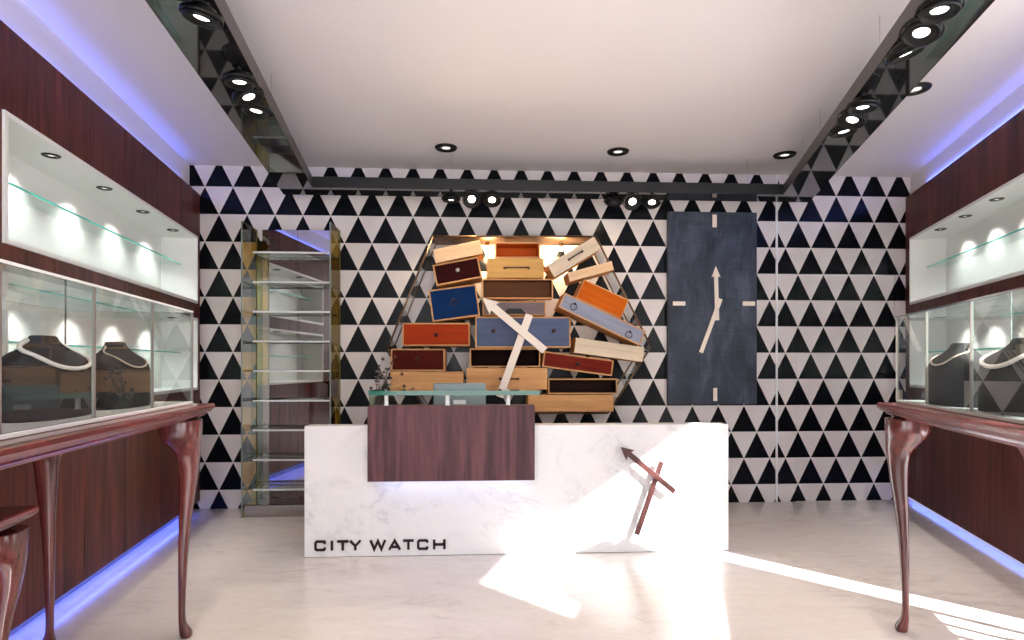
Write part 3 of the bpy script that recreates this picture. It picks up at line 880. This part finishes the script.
# left: panes end where the photo shows the vertical joints
def l_front(px_, y=-.74):   # local x where a photo column meets the plane y in front of the left wall
    r = ray(px_, 366); o = LEFT.o + LEFT.n*y
    k = o.dot(LEFT.n)/r.dot(LEFT.n); return (Vector((r.x*k, k, 0))-LEFT.o).dot(LEFT.t)
def r_front(px_, y=-.98):
    r = ray(px_, 366); o = RIGHT.o + RIGHT.n*y
    k = o.dot(RIGHT.n)/r.dot(RIGHT.n); return (Vector((r.x*k, k, 0))-RIGHT.o).dot(RIGHT.t)
ls = [l_front(p) for p in (193, 153.5, 95.5)]
step = ls[1]-ls[2]
ls += [ls[2]-step, ls[2]-2*step, ls[2]-2.8*step]
ls = sorted(ls)
showcase(LEFT, ls[0], ls[-1], -.74, -.20, 1.0705, 1.508, ls, -1, 'long clear glass showcase on the left mahogany table, white base inside', M['base_white'], M['white_metal'])
rs = [r_front(p) for p in (896, 925.5, 970)]
step = rs[2]-rs[1]
rs += [rs[2]+step, rs[2]+2*step, rs[2]+2.8*step]
showcase(RIGHT, rs[0], rs[-1], -.98, -.50, 1.0705, 1.492, rs, 1, 'long clear glass showcase on the right mahogany table, grey base inside', M['base_grey'], M['chrome'])

# jewellery busts with rope necklaces
def bust_mesh(w, h, d, y=0):
    b = B(); rings = []
    for z, hw2, hd, sh in ((0, .88, 1.0, 0), (.05, .92, 1.0, 0), (.35, .98, .95, 0), (.55, 1.0, .90, 0), (.66, .97, .86, .02), (.73, .86, .80, .04), (.78, .70, .74, .06), (.83, .50, .64, .08), (.88, .34, .54, .10), (.94, .235, .45, .12), (.985, .20, .42, .13), (1.0, .17, .36, .13)):
        ring = []
        for k in range(28):
            a = 2*PI*k/28; c, s_ = math.cos(a), math.sin(a); p = 2.6
            rr = 1/((abs(c)**p+abs(s_)**p)**(1/p))
            ring.append(Vector((w/2*hw2*rr*c, d/2*hd*rr*s_+sh*d, z*h)))
        rings.append(ring)
    b.loft(rings)
    return b
def bust(frame, x, y, z0, w, h, d, label, rope_r, rope_mat, rope_label, drop=.5, spread=.17):
    t = thing('jewellery_bust', label, 'bust', frame.w(x, y, z0), frame.a, 'jewellery busts in the glass showcases')
    bust_mesh(w, h, d).build('torso', M['velvet'], t, sub=0)
    pts = []
    n = 40
    for k in range(n):
        a = 2*PI*k/n
        # loop: behind the neck at the top, hanging over the chest in front
        f = (1-math.cos(a))/2           # 0 behind, 1 front bottom
        px_ = spread*w/.42*math.sin(a)*(.75+.25*f)
        zz = h*(.93 - drop*f**1.3) 
        sh = .10*d
        # keep just outside the torso surface
        zr = zz/h
        prof = [(0, .88, 1.0, 0), (.05, .92, 1.0, 0), (.35, .98, .95, 0), (.55, 1.0, .90, 0), (.66, .97, .86, .02), (.73, .86, .80, .04), (.78, .70, .74, .06), (.83, .50, .64, .08), (.88, .34, .54, .10), (.94, .235, .45, .12), (.985, .20, .42, .13), (1.0, .17, .36, .13), (1.02, .17, .36, .13)]
        for (za, wa, da, sa), (zb, wb, db, sb_) in zip(prof, prof[1:]):
            if za <= zr <= zb:
                tt = (zr-za)/(zb-za); hwk = wa+(wb-wa)*tt; hdk = da+(db-da)*tt; shk = sa+(sb_-sa)*tt; break
        ex_ = min(1, abs(px_)/(w/2*hwk)); 
        yy = d/2*hdk*max(0, 1-ex_**2.6)**(1/2.6)
        front = f > .16
        y_ = shk*d - (yy+rope_r*1.05) if front else shk*d + (yy+rope_r*1.05)*math.cos(a)
        if ex_ >= .98 and front: y_ = shk*d
        pts.append(Vector((px_, y_, zz+rope_r*.6)))
    for _ in range(3):
        pts = [(pts[k-1]+pts[k]*2+pts[(k+1) % n])/4 for k in range(n)]
    r = thing('rope_necklace', rope_label, 'necklace', frame.w(x, y, z0), frame.a, 'rope necklaces on the busts')
    q = B(); q.tube(pts, rope_r, 10, closed=True)
    q.build('cord', rope_mat, r)
    return t
bz = 1.0848
bust(LEFT, -2.985, -.585, bz, .42, .262, .15, 'dark bust in the left showcase, farther from the viewer', .0035, M['rope_tan'], 'thin pale cord necklace on the farther bust in the left showcase', .33, .15)
bust(LEFT, -3.49, -.585, bz, .44, .262, .15, 'dark bust in the left showcase, nearer to the viewer', .0068, M['rope'], 'thick white rope necklace on the nearer bust in the left showcase', .35, .17)
bust(RIGHT, 3.40, -.865, bz, .43, .262, .16, 'dark bust in the right showcase, farther from the viewer', .004, M['rope_tan'], 'thin beige cord necklace on the farther bust in the right showcase', .30, .12)
bust(RIGHT, 3.90, -.865, bz, .43, .262, .16, 'dark bust in the right showcase, nearer to the viewer', .0075, M['rope'], 'thick white rope necklace on the nearer bust in the right showcase', .33, .15)

# ------------------------------------------------------------------ hanging light beams
ZB, ZT = 2.695, 2.785
Lin = lambda Y: -1.19 - .177*(Y-2.45)
Rin = lambda Y: 1.655 + .2435*(Y-2.45)
def yb(X, d): return 4.91 + .0528*(X+.55) + d     # front line of the cross beam
beam = thing('hanging_light_beam', 'black glossy U-shaped light beam hung on wires below the ceiling', 'light', (0, 4.0, ZB))
YN = -.6
OFF = Vector((0, 4.0, ZB))
def slab(pts):
    b = B(); a = [b.bm.verts.new(Vector((x, y, ZB))-OFF) for x, y in pts]; c = [b.bm.verts.new(Vector((x, y, ZT))-OFF) for x, y in pts]
    b.face(a[::-1], 0); b.face(c, 0)
    for i in range(4):
        j = (i+1) % 4; b.face([a[i], a[j], c[j], c[i]], 0 if len(pts) == 4 and slab.m == 0 else 1)
    return b
WB = .225; WA = .275
slab.m = 1
# corner points
cyl_ = lambda X: yb(X, 0)
def meet(fn, off):
    Y = 4.9
    for _ in range(20): Y = yb(fn(Y), off)
    return fn(Y), Y
Li = meet(Lin, 0); Ri_ = meet(Rin, 0)
Lo = meet(lambda Y: Lin(Y)-WA, WB); Ro = meet(lambda Y: Rin(Y)+WA, WB)
b = slab([(Lin(YN)-WA, YN), (Lin(YN), YN), Li, Lo]); b.build('left_arm', [M['black_gloss'], M['beam_side']], beam, bevel=.003)
b = slab([(Rin(YN), YN), (Rin(YN)+WA, YN), Ro, Ri_]); b.build('right_arm', [M['black_gloss'], M['beam_side']], beam, bevel=.003)
slab.m = 1
b = slab([Li, Ri_, Ro, Lo]); b.build('cross_bar', [M['black_gloss'], M['beam_front']], beam, bevel=.003)
for X, Y in ((Lin(2.0)-.05, 2.0), (Lin(3.6)-.05, 3.6), (Lin(4.6)-.05, 4.6), (Rin(3.0)+.05, 3.0), (Rin(4.6)+.05, 4.6), (Rin(4.1)+.05, 4.1), (-.5, yb(-.5, .05)), (.8, yb(.8, .05)), (2.0, yb(2.0, .05))):
    b = B(); b.tube([Vector((X, Y, ZT+.0005))-OFF, Vector((X, Y, CEIL-.001))-OFF], .0018, 6)
    b.lathe([(.012, 0), (.012, .01), (.004, .014)], 12, mat=Matrix.Translation(Vector((X, Y, ZT+.0005))-OFF), caps=True)
    b.build('suspension_wire', M['steel'], beam)

def make_spot(label):
    t = thing('spotlight', label, 'spotlight', (0, 0, 0), 0, 'black gimbal spotlights under the hanging beam')
    b = B()   # bracket that hangs from the beam
    b.lathe([(.012, .0595), (.012, .05), (.006, .048), (.006, .03)], 14)
    b.build('bracket', M['black_metal'], t)
    b = B(); b.lathe([(.075, .008), (.079, .010), (.080, 0), (.079, -.010), (.075, -.008), (.073, 0), (.075, .008)], 40)
    ring = b.build('gimbal_ring', M['black_ring'], t)
    b = B()
    b.lathe([(.0005, .040), (.030, .040), (.050, .030), (.062, .010), (.068, -.006), (.070, -.018), (.067, -.024), (.060, -.022), (.055, -.014), (.047, -.016), (.040, -.010), (.033, -.014), (.0305, -.006)], 40)
    for s in (-1, 1): b.lathe([(.004, .060), (.004, .0735)], 8, mat=Matrix.Rotation(s*PI/2, 4, 'Y'), caps=True)
    hd = b.build('lamp_head', M['black_metal'], t)
    b = B(); b.lathe([(.0005, -.011), (.018, -.0105), (.030, -.008)], 28); b.build('lens', M['lens'], hd)
    L = bpy.data.lights.new('spot_beam', 'SPOT'); L.energy = 26; L.color = (1, .88, .72); L.spot_size = math.radians(70); L.spot_blend = .6; L.shadow_soft_size = .03
    lo = bpy.data.objects.new('spot_beam', L); COL.objects.link(lo); lo.parent = hd; lo.location = (0, 0, -.03)
    return t
spot0 = make_spot('x')
used = [False]
def place_spot(X, Y, tilt, label, rz=0.0):
    o = spot0 if not used[0] else copy_tree(spot0)
    used[0] = True
    o.location = (X, Y, ZB-.060); o.rotation_euler = (0, 0, rz); o['label'] = label
    for ch in o.children:
        if ch.name.startswith(('lamp_head', 'gimbal_ring')): ch.rotation_euler = tilt
    return o
R_ = math.radians
ORD = ('farthest', 'middle', 'nearest')
def row(pts, labels):
    for (X, Y, tilt), lb in zip(pts, labels): place_spot(X, Y, tilt, lb)
row([(Lin(y)-.05, y, (R_(a), R_(c), 0)) for y, a, c in ((3.235, 0, 6), (3.07, 0, -24), (2.907, 4, -2))],
    ['black spotlight on the left beam arm, %s of the whole trio' % k for k in ('farthest back', 'tilted middle one', 'nearest the viewer')])
row([(Lin(y)-.05, y, (R_(a), R_(c), 0)) for y, a, c in ((2.37, 6, 12), (2.20, 16, -8))],
    ['black spotlight on the left beam arm, %s at the top edge' % k for k in ('with its lens in view', 'cut off')])
row([(Rin(y)+.03, y, (R_(a), R_(c), 0)) for y, a, c in ((3.52, 0, -7), (3.355, -6, 22), (3.19, 3, 2))],
    ['black spotlight on the right beam arm, %s of the trio by the wall' % k for k in ('farthest back', 'tilted middle one', 'nearest the viewer')])
row([(Rin(y)+.03, y, (R_(a), R_(c), 0)) for y, a, c in ((2.645, 2, -18), (2.478, -10, 14), (2.32, 0, 3))],
    ['black spotlight on the right beam arm, %s of the trio at the top edge' % k for k in ('farthest back', 'middle one', 'nearest')])
for pxs, tl, side in (((451, 471.8, 492), (4, -58, -36), 'left'), ((613.3, 632.4, 652), (38, -52, -26), 'right')):
    for p, a, k in zip(pxs, tl, ('left', 'middle', 'right')):
        X = (p-512)/600*4.9; X = (p-512)/600*yb(X, .05)
        so_ = place_spot(X, yb(X, .05), (R_(a), R_(8 if (side == 'right' and k == 'right') else 0), 0), 'black spotlight on the cross bar, %s one of the %s trio' % (k, side), ABACK)
        for li in so_.children_recursive:
            if li.type == 'LIGHT': li.data = li.data.copy(); li.data.energy = 1.5 if (side, k) == ('right', 'left') else 26; li.data.color = (1, .78, .52); li.data.spot_size = R_(120); li.data.spot_blend = .8

# recessed ceiling downlights
DLG = 'round black downlights recessed in the ceiling'
dproto = None
for (p, q, lb) in ((446, 147.3, 'leftmost of the three black ceiling downlights in front of the triangle wall'), (618, 151.2, 'middle one of the three black ceiling downlights in front of the triangle wall'),
                   (784.7, 154.5, 'rightmost of the three black ceiling downlights in front of the triangle wall'), (915, 88.5, 'black ceiling downlight half hidden behind the right beam arm')):
    r = ray(p, q); k = (CEIL-CAMZ)/r.z
    if dproto is None:
        dproto = thing('ceiling_downlight', lb, 'downlight', (r.x*k, k, CEIL), 0, DLG)
        b = B(); b.lathe([(.048, -.001), (.052, -.012), (.060, -.010), (.070, -.016), (.086, -.012), (.090, -.002), (.090, -.0005)], 40); b.build('trim_ring', M['black_ring'], dproto)
        b = B(); b.lathe([(.048, -.001), (.040, -.010), (.034, -.006)], 32); b.build('inner_ring', M['chrome'], dproto)
        b = B(); b.lathe([(.0005, -.004), (.034, -.004)], 24); b.build('lens', M['lens_soft'], dproto)
    else:
        c = copy_tree(dproto); c.location = (r.x*k, k, CEIL); c['label'] = lb

# ------------------------------------------------------------------ light
def area(name, frame, x, y, z, sx_, sy_, rot, energy, col):
    L = bpy.data.lights.new(name, 'AREA'); L.shape = 'RECTANGLE'; L.size = sx_; L.size_y = sy_; L.energy = energy; L.color = col
    o = bpy.data.objects.new(name, L); COL.objects.link(o)
    o.location = frame.w(x, y, z)
    o.rotation_euler = (Matrix.Rotation(frame.a, 3, 'Z') @ Matrix.Rotation(rot, 3, 'X')).to_euler()
    return o
BLUE = (.10, .16, 1.0)
area('blue_floor_light', LEFT, lx(2.0), .03, .072, 6.2, .02, R_(0), 9, BLUE)
area('blue_floor_light', RIGHT, 1.35, .03, .047, 2.6, .02, R_(0), 5, BLUE)
area('blue_cove_light', LEFT, lx(2.4), .080, 2.768, 5.4, .016, R_(180-52), 16, BLUE)
area('blue_cove_light', RIGHT, rx(3.0), .036, 2.828, 4.6, .016, R_(180-52), 9, BLUE)
area('counter_light', DESK, (cx0+cx1)/2, -.05, cbot-.012, cx1-cx0-.1, .03, 0, .6, (.5, .56, 1.0))

sun = bpy.data.lights.new('sun', 'SUN'); sun.energy = 26; sun.angle = R_(.6); sun.color = (1, .98, .97)
so = bpy.data.objects.new('sun', sun); COL.objects.link(so)
sd = Vector((-.711, .703, -.65))
so.rotation_euler = sd.to_track_quat('-Z', 'Y').to_euler()
so.location = (6, -3, 5)

w = bpy.data.worlds.new('sky'); SC.world = w; w.use_nodes = True
nt = w.node_tree; bg = nt.nodes['Background']
tc = nt.nodes.new('ShaderNodeTexCoord'); sp = nt.nodes.new('ShaderNodeSeparateXYZ'); rp = nt.nodes.new('ShaderNodeValToRGB')
nt.links.new(tc.outputs['Generated'], sp.inputs[0]); nt.links.new(sp.outputs[2], rp.inputs[0])
mp = nt.nodes.new('ShaderNodeMapRange'); mp.inputs[1].default_value = -1; mp.inputs[2].default_value = 1
nt.links.new(sp.outputs[2], mp.inputs[0]); nt.links.new(mp.outputs[0], rp.inputs[0])
e = rp.color_ramp.elements; e[0].position = .46; e[0].color = (1, .962, .952, 1); e[1].position = .54; e[1].color = (.76, .77, .80, 1)   # bright pavement below, open sky above
nt.links.new(rp.outputs[0], bg.inputs[0]); bg.inputs[1].default_value = 5.9

# ------------------------------------------------------------------ camera and view
cam = bpy.data.cameras.new('camera'); co = bpy.data.objects.new('camera', cam); COL.objects.link(co)
co.location = (0, 0, CAMZ); co.rotation_euler = (PI/2, 0, 0)
cam.sensor_width = 36; cam.lens = 600/1024*36; cam.shift_y = 46/1024; cam.clip_start = .02
SC.camera = co
SC.view_settings.view_transform = 'Standard'; SC.view_settings.look = 'None'
SC.view_settings.exposure = .06; SC.view_settings.gamma = 1
SC.view_settings.use_curve_mapping = False
SC.cycles.use_denoising = True
SC.cycles.max_bounces = 10; SC.cycles.diffuse_bounces = 5; SC.cycles.glossy_bounces = 6; SC.cycles.transparent_max_bounces = 24
SC.cycles.caustics_reflective = False; SC.cycles.caustics_refractive = False
SC.cycles.sample_clamp_indirect = 6
